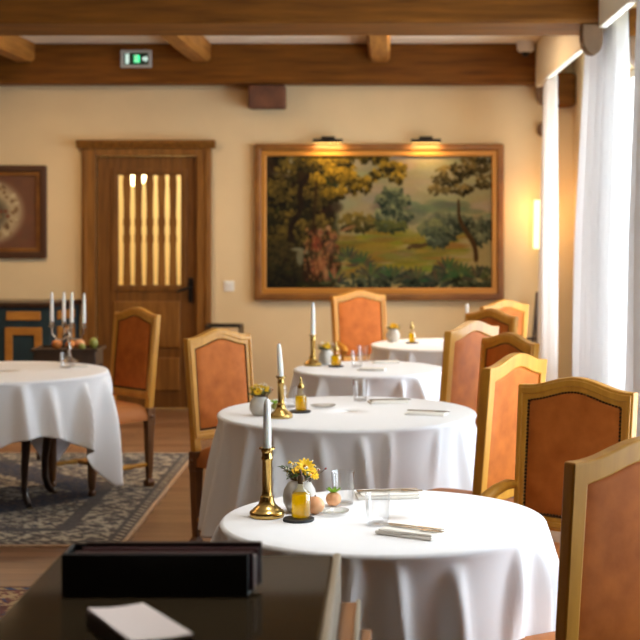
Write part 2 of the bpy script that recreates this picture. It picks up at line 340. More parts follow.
def tapestry():
    W,Hh=330,192; r=random.Random(11); img=np.zeros((Hh,W,3))
    v=np.linspace(0,1,Hh)[:,None,None]
    img[:]=np.array((134,128,102))*(1-v)+np.array((156,142,94))*v
    P=lambda u,vv:(u*W,vv*Hh)
    for k in range(60): splat(img,r.uniform(.3,1)*W,r.uniform(.0,.4)*Hh,r.uniform(15,40),r.uniform(4,10),(146+r.uniform(-16,16),138+r.uniform(-14,14),112+r.uniform(-10,14)),.4)
    for k in range(40): splat(img,r.uniform(.5,1)*W,r.uniform(.36,.5)*Hh,r.uniform(8,22),r.uniform(4,9),(96+r.uniform(-14,14),104+r.uniform(-12,12),84),.6)
    for k in range(160): splat(img,r.uniform(.3,.85)*W,r.uniform(.55,.9)*Hh,r.uniform(12,34),r.uniform(2,6),(128+r.uniform(-26,20),114+r.uniform(-22,16),44+r.uniform(-10,14)),.6)
    [clump(img,r.uniform(.73,1)*W,r.uniform(.46,.66)*Hh,15,10,30,(36,46,40),(128,132,100),4.5,r) for _ in range(17)]          # bushes right
    clump(img,.74*W,.55*Hh,22,12,90,(56,66,54),(120,122,82),4,r)
    [clump(img,(.555+dx)*W,(.40+dy)*Hh,a,b,44,(38,50,42),(140,142,100),4.2,r) for dx,dy,a,b in ((0,.12,24,10),(-.05,.06,13,10),(.05,.05,15,10),(0,.0,17,10),(-.04,-.07,12,9),(.04,-.06,13,9),(0,-.13,14,8))]       # middle tree
    clump(img,.55*W,.53*Hh,26,9,70,(46,56,36),(104,104,54),4,r)
    clump(img,.40*W,.50*Hh,26,14,120,(50,50,28),(130,112,52),4,r)
    for k in range(150): splat(img,r.uniform(0,.30)*W,r.uniform(0,1)*Hh,r.uniform(8,22),r.uniform(8,22),(40+r.uniform(-10,14),36+r.uniform(-8,12),20),.75)
    [clump(img,r.uniform(.0,.27)*W,r.uniform(.0,.66)*Hh,17,12,34,(20,20,12),(118,100,46),4.6,r) for _ in range(34)]            # dark left wood
    [clump(img,r.uniform(.2,.43)*W,r.uniform(.02,.30)*Hh,15,10,30,(30,28,12),(176,142,46),4.4,r) for _ in range(17)]
    [clump(img,r.uniform(.4,.60)*W,r.uniform(.0,.2)*Hh,13,8,26,(34,32,14),(170,138,48),4.2,r) for _ in range(10)]
    for k in range(14): splat(img,(.09+.012*math.sin(k))*W+k*2.2,(.75-.045*k)*Hh,4.5,9,(34,24,14),.8,.4)
    for k in range(12): splat(img,(.20+.002*k)*W,(.72-.045*k)*Hh,3,8,(52,38,20),.7)
    for k in range(26):                                                     # right tree trunk
        q=k/25; splat(img,(.925-.085*q+.012*math.sin(q*7))*W,(.77-.42*q)*Hh,4-2*q,6,(70,52,30),.9)
    for (u,vv,a,b,n) in ((.80,.16,30,17,170),(.90,.10,34,16,170),(.76,.26,18,9,70),(.97,.2,20,13,90),(.86,.26,22,9,80),(.94,.03,34,8,70)):
        clump(img,u*W,vv*Hh,a*.85,b*.8,n//2,(34,32,20),(132,114,66),3.8,r)
    for k in range(40):                                                     # low leaves along the foot
        clump(img,r.uniform(.32,1)*W,r.uniform(.86,1.0)*Hh,16,9,16,(18,26,22),(92,98,74),4,r)
    for (u,vv) in ((.42,.82),(.46,.9),(.36,.78),(.8,.86),(.86,.9),(.66,.93),(.93,.92),(.55,.92),(.3,.95),(.76,.95)):
        for q in range(9):
            a=-PI*q/8; splat(img,u*W+13*math.cos(a),vv*Hh+12*math.sin(a),10,2.6,(66+r.uniform(-16,26),76+r.uniform(-14,18),56),.9,a)
    clump(img,.07*W,.82*Hh,30,36,240,(24,24,16),(76,66,36),5,r)
    for (u,vv,a,b,c) in ((.225,.66,9,13,(128,66,44)),(.25,.80,10,17,(150,104,66)),(.215,.83,7,14,(122,76,48)),(.285,.68,9,14,(112,82,60)),(.30,.60,6,7,(140,100,66)),(.24,.575,6,7,(150,112,80)),
        (.275,.54,4,4.5,(164,128,92)),(.36,.545,14,2.6,(140,100,68)),(.265,.88,4,13,(160,122,84)),(.30,.86,4,13,(146,104,70)),(.15,.76,6,13,(118,116,90)),(.14,.70,11,3,(124,122,96)),(.17,.72,9,3,(124,120,90))):
        splat(img,u*W,vv*Hh,a,b,c,.9,(-.35 if a>12 else 0))
    for k in range(150): splat(img,r.uniform(.17,.32)*W,r.uniform(.55,.93)*Hh,2,3,r.choice([(164,120,76),(96,48,36),(70,56,40),(146,92,60)]),.6)
    splat(img,.665*W,.675*Hh,13,4.5,(76,58,36),.9); splat(img,.70*W,.665*Hh,4.5,3.4,(80,60,38),.9); splat(img,.63*W,.69*Hh,4,2.5,(70,52,32),.9)
    img+=np.array([[[r.gauss(0,3.5)] for _ in range(W)] for _ in range(Hh)])
    return np.clip((img-60)*1.0+46,6,255)
def img_mesh(name, img, x0, x1, z0, z1, parent, y=0, mat='vcol', depth=.012):
    h,w,_=img.shape; xs=np.linspace(x0,x1,w); zs=np.linspace(z1,z0,h)
    co=np.zeros((h,w,3)); co[...,0]=xs[None,:]; co[...,1]=y; co[...,2]=zs[:,None]
    idx=np.arange(h*w).reshape(h,w)
    fa=np.stack([idx[:-1,:-1],idx[1:,:-1],idx[1:,1:],idx[:-1,1:]],-1).reshape(-1,4)
    me=bpy.data.meshes.new(name); me.from_pydata(co.reshape(-1,3).tolist(),[],fa.tolist())
    c=img/255.; l=np.where(c<=.04045,c/12.92,((c+.055)/1.055)**2.4).reshape(-1,3)
    at=me.color_attributes.new('Col','FLOAT_COLOR','POINT'); at.data.foreach_set('color',np.concatenate([l,np.ones((h*w,1))],1).astype('f').ravel())
    me.materials.append(M[mat]); o=bpy.data.objects.new(name,me); C.objects.link(o); o.parent=parent
    s=o.modifiers.new('s','SOLIDIFY'); s.thickness=depth; s.offset=-1
    return o
def rect(a,b,c,d): return [(a,b),(c,b),(c,d),(a,d)]
PX0,PX1,PZ0,PZ1=-1.057,.962,.888,2.157
t=thing('tapestry_picture','large woodland landscape tapestry with figures in a wide gilded wooden frame','picture',((PX0+PX1)/2,YB,(PZ0+PZ1)/2))
hx,hz=(PX1-PX0)/2,(PZ1-PZ0)/2
f=MB().ring(rect(-hx,-hz,hx,hz),rect(-hx+.055,-hz+.055,hx-.055,hz-.055),lambda x,z:(x,0,z),lambda x,z:(x,-.065,z))
f.build('picture_frame','frame',t,bevel=.012)
f=MB().ring(rect(-hx+.05,-hz+.05,hx-.05,hz-.05),rect(-hx+.095,-hz+.1,hx-.095,hz-.1),lambda x,z:(x,0,z),lambda x,z:(x,-.045,z)); f.build('inner_moulding','gilt',t,bevel=.008)
img_mesh('tapestry_panel',tapestry(),-hx+.09,hx-.09,-hz+.09,hz-.09,t,-.02)
def picture_light(x,label):
    t=thing('picture_light',label,'picture light',(x,YB,PZ1))
    m=MB().box((0,-.06,.045),(.11,.12,.022)); m.box((0,-.13,.02),(.24,.06,.03)); m.build('lamp_housing','blackmetal',t,bevel=.006)
    MB().box((0,-.13,.0035),(.22,.04,.003)).build('lamp_diffuser','lampsoft',t)
    L=bpy.data.lights.new('picture_lamp','AREA'); L.shape='RECTANGLE'; L.size=.22; L.size_y=.04; L.energy=1.6; L.color=(1,.66,.28)
    lo=bpy.data.objects.new('picture_lamp',L); C.objects.link(lo); lo.location=(x,YB-.13,PZ1-.005); lo.rotation_euler=(math.radians(12),0,0)
M['lampsoft']=emit('lamp_soft',(255,200,110),3)
picture_light(-.46,'small dark picture light clipped over the left half of the tapestry frame')
picture_light(.33,'small dark picture light clipped over the right half of the tapestry frame')

# framed oval picture, left
def oval():
    W,Hh=150,130; r=random.Random(4); img=np.zeros((Hh,W,3)); img[:]=(112,78,58)
    for k in range(200): splat(img,r.random()*W,r.random()*Hh,8,6,(112+r.uniform(-8,8),78+r.uniform(-6,6),58),.4)
    splat(img,W*.5,Hh*.5,54,57,(186,168,132),1); splat(img,W*.5,Hh*.5,49,52,(184,166,130),1); splat(img,W*.5,Hh*.5,46,49,(180,160,124),1)
    for k in range(70):
        a=r.random()*2*PI; q=r.uniform(.62,1); splat(img,W*.5+48*q*math.cos(a),Hh*.5+50*q*math.sin(a),r.uniform(2,6),r.uniform(2,5),r.choice([(120,92,62),(146,120,84),(196,178,140),(98,74,50)]),.8,r.random()*3)
    splat(img,W*.5,Hh*.52,30,32,(92,84,66),.9)
    for k in range(40): splat(img,W*.5+r.gauss(0,14),Hh*.52+r.gauss(0,12),4,4,r.choice([(60,60,58),(120,66,46),(70,76,60),(140,112,76)]),.8)
    return np.clip(img,0,255)
t=thing('framed_picture','dark framed oval floral picture cut off by the left picture edge','picture',(-3.20,YB,1.605))
MB().ring(rect(-.455,-.378,.455,.378),rect(-.40,-.323,.40,.323),lambda x,z:(x,0,z),lambda x,z:(x,-.04,z)).build('picture_frame','darkframe',t,bevel=.01)
MB().ring(rect(-.402,-.325,.402,.325),rect(-.37,-.293,.37,.293),lambda x,z:(x,0,z),lambda x,z:(x,-.028,z)).build('inner_moulding','frame',t,bevel=.005)
img_mesh('picture_panel',oval(),-.372,.372,-.295,.295,t,-.012,depth=.008)

# exit sign on the beam
t=thing('exit_sign','lit green emergency exit sign with a running figure on the oak beam','sign',(-1.985,11.98,2.825))
MB().ring(rect(-.123,-.07,.123,.07),rect(-.1,-.048,.1,.048),lambda x,z:(x,0,z),lambda x,z:(x,-.035,z)).build('sign_frame','sign',t,bevel=.004)
MB().ext((-.102,-.02,-.05),(.102,0,.05)).build('sign_panel','signdark',t)
MB().ext((-.016,-.0225,-.03),(.028,-.02,.03)).build('lit_panel','signlit',t)
m=MB(); fy=lambda u,z:(u,-.0225,z); gy=lambda u,z:(u,-.0245,z)
m.prism([(-.085,-.04),(-.055,-.04),(-.055,.04),(-.085,.04)],fy,gy).build('door_symbol','signwhite',t)
m=MB(); m.prism([(.05,-.012),(.075,-.012),(.075,-.028),(.098,0),(.075,.028),(.075,.012),(.05,.012)],fy,gy).build('arrow_symbol','signwhite',t)
m=MB(); fy=lambda u,z:(u,-.0245,z); gy=lambda u,z:(u,-.0265,z)
m.prism([(.002+.009*math.cos(k*PI/5),.028+.009*math.sin(k*PI/5)) for k in range(10)],fy,gy)
m.prism([(-.006,.018),(.008,.018),(.012,-.006),(.0,-.008)],fy,gy); m.prism([(.0,-.006),(.01,-.006),(.024,-.036),(.016,-.038)],fy,gy); m.prism([(.0,-.006),(.008,-.004),(-.004,-.022),(-.016,-.026),(-.016,-.02)],fy,gy); m.prism([(-.006,.016),(-.002,.008),(-.016,.0),(-.016,.006)],fy,gy)
m.build('running_figure','white',t)
# ceiling camera
t=thing('dome_camera','small white dome camera in the ceiling corner by the beam','camera',(1.11,11.84,ZC))
MB().lathe([(.07,0),(.07,-.06),(.058,-.08),(.045,-.085)],20).build('housing','white',t,True)
MB().ball((0,0,-.088),.034,1,14).build('lens_dome','black',t,True)
t=thing('tieback_knob','rounded grey brown wooden knob on the wall above the lamp','knob',(1.27,YB,2.27))
MB().tube([(0,0,0),(0,-.05,0)],.015).build('stem','corbel',t,True); MB().ball((0,-.07,0),.045,1.3,16).build('knob_head','corbel',t,True)
# light switch
t=thing('light_switch','square white light switch on the wall right of the door','switch',(-1.268,YB,1.003))
MB().box((0,-.005,0),(.085,.01,.085)).build('switch_plate','white',t,bevel=.003); MB().box((0,-.012,0),(.045,.006,.045),rx=.08).build('rocker','white',t,bevel=.002)
# sconce
t=thing('wall_sconce','glowing cream wall lamp beside the corner curtain','lamp',(1.255,YB,1.505))
MB().box((0,-.012,-.02),(.06,.024,.16)).tube([(0,-.02,-.05),(0,-.06,-.05)],.01).build('bracket','brass',t,bevel=.004)
MB().lathe([(.055,-.195),(.05,.195)],24,(0,-.075,0)).build('lamp_shade','shade',t,True)
L=bpy.data.lights.new('sconce_glow','POINT'); L.energy=2.6; L.color=(1,.47,.13); L.shadow_soft_size=.06
lo=bpy.data.objects.new('sconce_glow',L); C.objects.link(lo); lo.location=(1.2,YB-.22,1.62)
# folded easel
t=thing('folding_stand','dark folded wooden stand leaning by the wall right of the tapestry','stand',(1.18,11.72,0))
MB().tube([(-.08,-.02,0),(.04,.3,.96)],.012).build('leg','darkwood',t,True); MB().tube([(.1,-.02,0),(.05,.3,.96)],.012).build('leg','darkwood',t,True)
MB().tube([(.02,.34,0),(.045,.31,.96)],.01).build('leg','darkwood',t,True)
MB().box((.0,.17,.6),(.14,.03,.02)).build('ledge','darkwood',t)
# black wire side table
t=thing('wire_side_table','low black metal rack with a wire top behind the left chair','table',(-1.27,11.85,0))
m=MB(); m.ring(rect(-.14,-.12,.14,.12),rect(-.125,-.105,.125,.105),lambda x,y:(x,y,.70),lambda x,y:(x,y,.715)); m.ring(rect(-.14,-.12,.14,.12),rect(-.125,-.105,.125,.105),lambda x,y:(x,y,.62),lambda x,y:(x,y,.632))
for k in range(7): m.box((-.12+.04*k,0,.62),(.006,.22,.006))
m.build('rack_top','blackmetal',t)
for x in (-1,1):
    for y in (-1,1): MB().box((x*.132,y*.112,.35),(.015,.015,.7)).build('leg','blackmetal',t)

# painted cabinet, left
t=thing('painted_cabinet','teal and ochre painted wooden cabinet in the left corner beside the door','cabinet',(-3.30,12.19,0))
plan=lambda g:[(-.84,0),(-.70-g,-.44-g),(.68+g*.6,-.44-g),(.82+g,0)]
MB().prism(plan(0),lambda a,b:(a,b,.06),lambda a,b:(a,b,.855)).build('body','teal',t,bevel=.005)
MB().prism(plan(.02),lambda a,b:(a,b,.855),lambda a,b:(a,b,.895)).build('cabinet_top','darkwood',t,bevel=.008)
MB().prism(plan(.008),lambda a,b:(a,b,0),lambda a,b:(a,b,.065)).build('plinth','darkwood',t)
HY=.44
for x in (.47,0,-.47):
    d=MB().ext((x-.135,-HY-.016,.755),(x+.135,-HY,.825)).build('drawer','ochre',t,bevel=.006)
    d=MB().ring(rect(x-.145,.12,x+.145,.70),rect(x-.085,.18,x+.085,.64),lambda a,z:(a,-HY,z),lambda a,z:(a,-HY-.016,z)).build('door','ochre',t,bevel=.005)
    MB().ball((x+.115,-HY-.024,.42),.011).build('knob','brass',d,True)
ux,uy=.14/.4617,.44/.4617
side_pt=lambda a,z,o:(.68+ux*a+uy*o,-.44+uy*a-ux*o,z)
MB().prism(rect(.10,.755,.36,.825),lambda a,z:side_pt(a,z,0),lambda a,z:side_pt(a,z,.012)).build('side_panel','ochre',t)
MB().ring(rect(.10,.12,.36,.70),rect(.16,.18,.30,.64),lambda a,z:side_pt(a,z,0),lambda a,z:side_pt(a,z,.012)).build('side_panel','ochre',t)

# ------------------------------------------------------------------ rugs
def rug(name,label,x0,x1,y0,y1,pal,seed,step=.0125):
    nx=int((x1-x0)/step); ny=int((y1-y0)/step)
    X,Y=np.meshgrid((np.arange(nx)+.5)*step,(np.arange(ny)+.5)*step)
    w,h=nx*step,ny*step; d=np.minimum(np.minimum(X,w-X),np.minimum(Y,h-Y))
    rs=np.random.RandomState(seed)
    img=np.zeros((ny,nx,3)); A=lambda c:np.array(c,float)
    def motif(f,ph): return np.sin(X*f+1.3*np.sin(Y*f*.7+ph))*np.sin(Y*f+1.1*np.sin(X*f*.6))
    m1=motif(52,0)+.7*motif(95,1)+rs.normal(0,.45,X.shape)
    base=np.where((m1>.25)[...,None],A(pal['light']),A(pal['ground']))
    base=np.where((m1<-.75)[...,None],A(pal['navy']),base)
    cx,cy=w/2,h/2; q=np.abs(X-cx)/(w*.5-.4)+np.abs(Y-cy)/(h*.5-.4)
    fieldnavy=np.where((motif(74,2)+rs.normal(0,.4,X.shape)>.45)[...,None],A(pal['ground']),A(pal['navy']))
    img[:]=base
    img=np.where(((q>.86)&(q<1.25))[...,None],fieldnavy,img)
    mb=motif(40,.5)+.8*motif(80,3)+rs.normal(0,.35,X.shape)
    bord=np.where((mb>.2)[...,None],A(pal['light']),A(pal['border'])); bord=np.where((mb<-.9)[...,None],A(pal['rust']),bord)
    img=np.where((d<.40)[...,None],A(pal['border'])*.85,img)
    img=np.where((d<.32)[...,None],bord,img)
    img=np.where((d<.10)[...,None],A(pal['border'])*.9,img)
    g=np.sin((X+Y)*90)>0
    img=np.where(((d<.075)&(d>.035))[...,None],np.where(g[...,None],A(pal['light'])*.9,A(pal['rust'])),img)
    img=np.where((d<.02)[...,None],A(pal['edge']),img)
    img=np.clip(img+rs.normal(0,9,X.shape)[...,None],5,255)
    e=thing(name,label,'rug',((x0+x1)/2,(y0+y1)/2,0))
    o=img_mesh('pile',img[::-1],-w/2,w/2,-h/2,h/2,e,0,'rugm',.01); o.rotation_euler=(-PI/2,0,0); o.location=(0,0,.0105)
    o.modifiers['s'].offset=-1
    return e
rug('oriental_rug','faded grey and navy oriental rug under the left dining table',-4.0,-1.24,7.12,9.92,dict(light=(172,162,142),ground=(92,78,68),navy=(42,44,62),border=(82,76,74),rust=(70,56,50),edge=(190,160,130)),5)
rug('oriental_rug','red and blue patterned rug at the bottom left corner beside the lectern',-3.0,-1.18,4.1,6.35,dict(light=(176,150,112),ground=(120,62,50),navy=(30,58,104),border=(112,60,50),rust=(34,56,98),edge=(150,120,90)),9)

# ------------------------------------------------------------------ chairs
BW=.42
def chair(name,label,cat='chair',arms=False,bw=BW):
    t=thing(name,label,cat,(0,0,0),group='cognac leather dining chairs')
    hw=bw/2; zt=.99; zb=.505; hump=.037; sw=.46
    lean=lambda z:-.205-.05*max(0,(z-.45))/.535
    def top(u): return zt+hump*(.5+.5*math.cos(PI*min(1,abs(u)/.9)))
    K=22
    outer=[(-hw+.005,zb),(hw-.005,zb)]; inner=[(-hw+.044,zb+.045),(hw-.044,zb+.045)]
    for k in range(K+1):
        u=1-2*k/K; outer.append((hw*u,top(u)))
        inner.append(((hw-.043)*u, zt-.046+(hump-.004)*(.5+.5*math.cos(PI*min(1,abs(u)/.94)))-.006*abs(u)**8))
    F=lambda dy:(lambda x,z:(x,lean(z)+dy,z))
    MB().ring(outer,inner,F(-.019),F(.017)).build('back_frame','honey',t,bevel=.005)
    # thin raised moulding on the front and the stepped moulding that holds the leather
    out2=[(x*.965,z+(.012 if i<2 else -.008)) for i,(x,z) in enumerate(outer)]; in2=[(x*.90,z+(.03 if i<2 else -.03)) for i,(x,z) in enumerate(outer)]
    MB().ring(out2,in2,F(.016),F(.023)).build('moulding','honey',t,bevel=.003)
    # padded leather, both faces
    cx,cz=0,sum(p[1] for p in inner)/len(inner); m=MB()
    for sgn,dep,off in ((1,.016,.004),(-1,.006,-.008)):
        n=len(inner); rings=[]
        for q,dd in ((1.03,0),(.94,.7),(.75,.95),(.4,1)):
            rings.append([m.b.verts.new((cx+(x-cx)*q,lean(cz+(z-cz)*q)+off+sgn*dep*dd,cz+(z-cz)*q)) for x,z in inner])
        c=m.b.verts.new((cx,lean(cz)+off+sgn*dep,cz))
        for a,b in zip(rings,rings[1:]):
            for k in range(n): m.b.faces.new((a[k],a[(k+1)%n],b[(k+1)%n],b[k]))
        for k in range(n): m.b.faces.new((rings[-1][k],rings[-1][(k+1)%n],c))
    m.build('back_panel','leather',t,True)
    # nail heads round the front of the leather
    m=MB(); path=[Vector((x*.985,0,(z-cz)*.985+cz)) for x,z in inner]; path.append(path[0]); acc=0
    for a,b in zip(path,path[1:]):
        Ls=(b-a).length; s=-acc
        while s<Ls:
            if s>=0:
                p=a+(b-a)*(s/Ls); bmesh.ops.create_icosphere(m.b,subdivisions=1,radius=.0058,matrix=Matrix.Translation((p.x,lean(p.z)+.013,p.z)))
            s+=.0125
        acc=(Ls+acc)%.0125
    m.ring([(x*1.0,z) for x,z in inner],[((x)*.955,(z-cz)*.965+cz) for x,z in inner],F(.004),F(.0095))
    m.build('nail_trim','stud',t)
    # rear legs and stiles below the back
    for s in (-1,1):
        x=s*(hw-.024); y=-.205; sq=[(-1,-1),(1,-1),(1,1),(-1,1)]
        m=MB(); m.prism([(-.021,-.018),(.021,-.018),(.021,.017),(-.021,.017)],lambda a,b:(x+a,y+b,.455),lambda a,b:(x+a,lean(.52)+b,.52)).build('stile','honey',t,bevel=.004)
        m=MB(); prof=[(0,.017),(.012,.023),(.03,.024),(.05,.014),(.12,.017),(.34,.023),(.365,.024)]
        for (z0,r0),(z1,r1) in zip(prof,prof[1:]): m.prism(sq,lambda a,b:(x+a*r0,y+b*r0,z0),lambda a,b:(x+a*r1,y+b*r1,z1))
        bmesh.ops.remove_doubles(m.b,verts=m.b.verts[:],dist=1e-5)
        m.box((x,y,.41),(.054,.05,.09)); m.ball((x,y-.026,.41),.014,1,10); m.ball((x+s*.028,y,.41),.014,1,10)
        m.build('leg','legwood',t,bevel=.003)
    for s in (-1,1):
        m=MB(); x=s*(sw/2-.03); y=.195
        m.box((x,y,.41),(.05,.05,.075)).lathe([(.013,0),(.02,.006),(.022,.02),(.014,.035),(.019,.045),(.024,.10),(.0255,.31),(.017,.335),(.026,.35),(.02,.373)],14,(x,y,0))
        m.build('leg','legwood',t,True,bevel=.003)
    m=MB(); m.box((0,.2,.392),(sw-.11,.022,.03)).box((0,-.205,.41),(bw-.1,.026,.07))
    for s in (-1,1):
        m.tube([(s*(sw/2-.045),.17,.395),(s*(hw-.05),-.17,.395)],.018,4)
    m.build('seat_rail','honey',t,bevel=.003)
    # H stretcher, turned
    m=MB(); rr=[.011,.014,.011,.017,.011,.017,.011,.014,.011]
    for s in (-1,1):
        a=Vector((s*(sw/2-.03),.195,.13)); b=Vector((s*(hw-.028),-.2,.13)); m.tube([a.lerp(b,k/8) for k in range(9)],rr)
    a=Vector((-(sw/2-.035),.03,.13)); b=-a; b.y=.03; b.z=.13; m.tube([a.lerp(b,k/8) for k in range(9)],rr)
    m.build('stretcher','honey',t,True)
    def seat(i,j):
        u=-1+2*i/16; v=-1+2*j/14
        edge=(1-abs(u)**5)*(1-abs(v)**5); hwid=(sw/2-.004)*(1-.10*(1-v)/2)
        return (u*hwid, .01+v*.212, .425+.062*max(0,edge)**.35 - (0 if edge>0 else 0))
    m=MB().grid(17,15,seat); 
    bb=[v for v in m.b.verts if v.is_boundary]
    bmesh.ops.extrude_edge_only(m.b,edges=[e for e in m.b.edges if e.is_boundary])
    for v in m.b.verts:
        if v.is_boundary: v.co.z=.385
    m.build('seat','seatleather',t,True)
    if arms:
        for s in (-1,1):
            x=s*(hw-.01)
            m=MB(); pts=[(x,lean(.64)+.01,.645),(x+s*.005,-.16,.652),(x+s*.012,-.10,.64),(x+s*.015,-.05,.622),(x+s*.015,-.03,.605),(x+s*.015,-.04,.59)]
            m.tube(pts,[.014,.018,.02,.023,.022,.012],10); m.tube([(x+s*.015,-.06,.622),(x+s*.012,-.08,.53),(x+s*.0,-.02,.44)],[.014,.012,.016],8)
            m.build('armrest','honey',t,True)
    return t
def place(c,X,Y,t_deg,front,z=0,k=1.0):
    a=math.radians(t_deg)+(PI if front else 0)
    off=Vector((-math.sin(a),math.cos(a)))*.255*k       # top line sits .27 behind the seat centre
    c.location=(X+off.x,Y+off.y,z); c.rotation_euler=(0,0,a); c.scale=(k,k,k)
side=chair('dining_chair','')
armc=chair('dining_armchair','',arms=True,bw=.45)
ch=[ # proto, X, Y, angle, front?, z, size, label
 (side,.592,3.46,33,False,0,1.04,'honey wood chair back filling the bottom right corner, nearest of all chairs'),
 (armc,.654,5.115,-37,True,0,1.0,'brown leather armchair facing the front table, studded back showing behind the nearest chair'),
 (side,.485,5.57,56,False,0,1.04,'honey wood chair seen from behind at the right of the second table from the front'),
 (side,.587,7.055,-59,True,0,1.0,'brown leather chair behind the second table from the front, its studded front in shade'),
 (side,.424,7.28,54,False,0,1.04,'honey wood chair seen from behind at the right of the third table from the front'),
 (side,.63,8.88,-50,True,0,1.0,'shaded brown leather chair facing away from the farthest table, low under the right tapestry corner'),
 (side,.784,9.81,40,False,0,1.0,'pale chair back at the farthest table, rightmost below the tapestry'),
 (side,-.815,7.316,49,True,0,1.0,'orange leather chair standing left of the second table, facing right, one leg on bare floor'),
 (side,-1.46,8.837,-45,True,.0105,1.0,'brown leather chair on the grey rug in front of the door'),
 (armc,-.196,11.02,30,True,0,1.0,'orange leather armchair facing the viewer below the middle of the tapestry'),
]
used=set()
for p,X,Y,a,fr,z,k,lab in ch:
    c=p if id(p) not in used else dup(p,(0,0,0),0,lab)
    used.add(id(p)); c['label']=lab; place(c,X,Y,a,fr,z,k)

# ------------------------------------------------------------------ tables and cloths
ZT=.75
def round_table(label,x,y,R,z=0):
    t=thing('round_table',label,'table',(x,y,z),group='round dining tables')
    MB().lathe([(R-.012,.715-z),(R-.006,.72-z),(R-.006,.738-z),(R-.012,.744-z)],48).build('tabletop','darkwood',t,True)
    if R<.5: MB().lathe([(.05,.03),(.045,.1),(.03,.2),(.045,.4),(.035,.6),(.09,.715-z)],20).build('pedestal','darkwood',t,True)
    for k in range(4 if R>.5 else 0):
        a=k*PI/2+3.62; m=MB(); m.tube([(.40*math.cos(a),.40*math.sin(a),.715-z),(.41*math.cos(a),.41*math.sin(a),.4),(.42*math.cos(a),.42*math.sin(a),.0)],[.032,.026,.018]); m.build('leg','darkwood',t,True)
    if R>.5: return t
    for k in range(3):
        a=k*2*PI/3+2.2; m=MB(); m.tube([(.03*math.cos(a),.03*math.sin(a),.12),(.14*math.cos(a),.14*math.sin(a),.09),(.26*math.cos(a),.26*math.sin(a),.02)],[.025,.02,.019]); m.build('foot','darkwood',t,True)
    return t
def cloth(label,x,y,R,half,phi,seed,pushes=(),maxdrop=.62,amp=1.0,nf=11,mind=0,ZT=ZT,corner=.05):
    r=random.Random(seed); p1,p2,p3=[r.random()*6.28 for _ in range(3)]; NT=420
    folds=[]
    for k in range(nf):
        folds.append((2*PI*(k+r.uniform(-.33,.33))/nf, r.uniform(.6,1.0)*2.1/nf, r.uniform(.06,.12)*14/nf, r.uniform(.0,.04), r.uniform(-.3,.3)))
    def fold(th,d):
        o=0
        for c0,w,A,d0,dr in folds:
            if d<=d0: continue
            e=d-d0; dl=abs((th-c0-dr*e+PI)%(2*PI)-PI); ww=w*(.45+1.0*e)
            if dl<3*ww: o=max(o,0)+A*(1-math.exp(-e/.14))*1.25*math.exp(-(dl/ww)**2)
        return o
    NS=36
    def f(i,j):
        th=2*PI*i/NT
        if j<8:
            q=(R-.012)*(j/7)**.8 if j else .004
            return (x+q*math.cos(th),y+q*math.sin(th),ZT)
        if j<12:
            b=(j-8+1)/4*PI/2; q=R-.012+.012*math.sin(b); return (x+q*math.cos(th),y+q*math.sin(th),ZT-.012+.012*math.cos(b))
        a=(th-phi+PI/4)%(PI/2)-PI/4; ext=half/max(.05,math.cos(a))
        drop=max(mind,min(maxdrop,ext-R)); cor=max(0,min(1,(abs(a)-.35)/.43)); cor=cor*cor
        s=(j-11)/NS; d=.012+(drop-.012)*s**1.15
        out=amp*(fold(th,d)-.028*(1-math.exp(-(d-.012)/.07))+(d-.012)*(.045+corner*cor))
        rad=R+out
        for (pa,pw,pd) in pushes:
            dl=abs((th-pa+PI)%(2*PI)-PI)
            if dl<pw*2:
                k=(.5+.5*math.cos(PI*dl/pw/2))**1.3; t=min(1,d/.28); t=t*t*(3-2*t); rad=rad-max(0,rad-pd)*k*t
        return (x+rad*math.cos(th),y+rad*math.sin(th),ZT-d)
    o=MB().grid(NT,12+NS,f,True).build('tablecloth','cloth',None,True,solid=.002)
    return tag(o,label,'tablecloth')
T1=(-.004,4.1,.445); T2=(-.16,6.33,.545); T3=(-.085,8.12,.41); T4=(.36,9.65,.45); T5=(-2.11,8.25,.58)
round_table('round table nearest the viewer, hidden beneath its white cloth',*T1); round_table('large second round table from the front, under its white cloth',*T2)
round_table('small third round table from the front, under its white cloth',*T3); round_table('farthest round table, below the tapestry under its white cloth',*T4)
def ang(T,X,Y): return math.atan2(Y-T[1],X-T[0])
cloth('white tablecloth in the foreground falling in soft folds, with candlestick and oil bottle on it',*T1,.99,.9,24,[(ang(T1,.32,3.85),.4,.45)],nf=18)
cloth('wide white tablecloth in the middle of the room on the second table',*T2,.875,2.66,4,[(ang(T2,.11,5.87),.4,.53),(ang(T2,.18,6.81),.35,.53)],.48,1.0,21,.31,corner=.12)
cloth('white tablecloth on the small third table, partly hidden by the second',*T3,.95,.4,9,(),.6,nf=15)
cloth('white tablecloth on the farthest table below the tapestry',*T4,1.0,.3,12,[(ang(T4,.55,10.0),.7,.2)],.6,nf=15)
t=thing('dining_table','dark wooden table with curved legs on the grey rug under a short white cloth','table',(T5[0],T5[1],.0105))
MB().lathe([(.55,.665),(.572,.675),(.572,.69),(.566,.702)],48).build('tabletop','darkwood',t,True)
MB().lathe([(.30,.58),(.30,.665)],32).build('apron','darkwood',t,True)
for k,a in enumerate((-.85,-2.3,.72,2.3)):
    c,s=math.cos(a),math.sin(a)
    m=MB(); prof=[(.26,.65,.045),(.30,.58,.042),(.305,.5,.034),(.285,.35,.026),(.265,.2,.02),(.265,.1,.018),(.285,.045,.02),(.31,.018,.018)]
    m.tube([(q*c,q*s,z) for q,z,_ in prof],[w for _,_,w in prof],10)
    lg=m.build('leg','darkwood',t,True)
    MB().lathe([(.012,0),(.016,.004),(.016,.012),(.01,.016)],12,(.322*c,.322*s,0)).build('castor','steel',lg,True)
cloth('short white square cloth with a hanging corner on the left table over the rug',*T5,.87,-1.0,17,[(ang(T5,-1.8,8.5),.35,.44)],.60,.95,15,.24,ZT=.72,corner=.03)

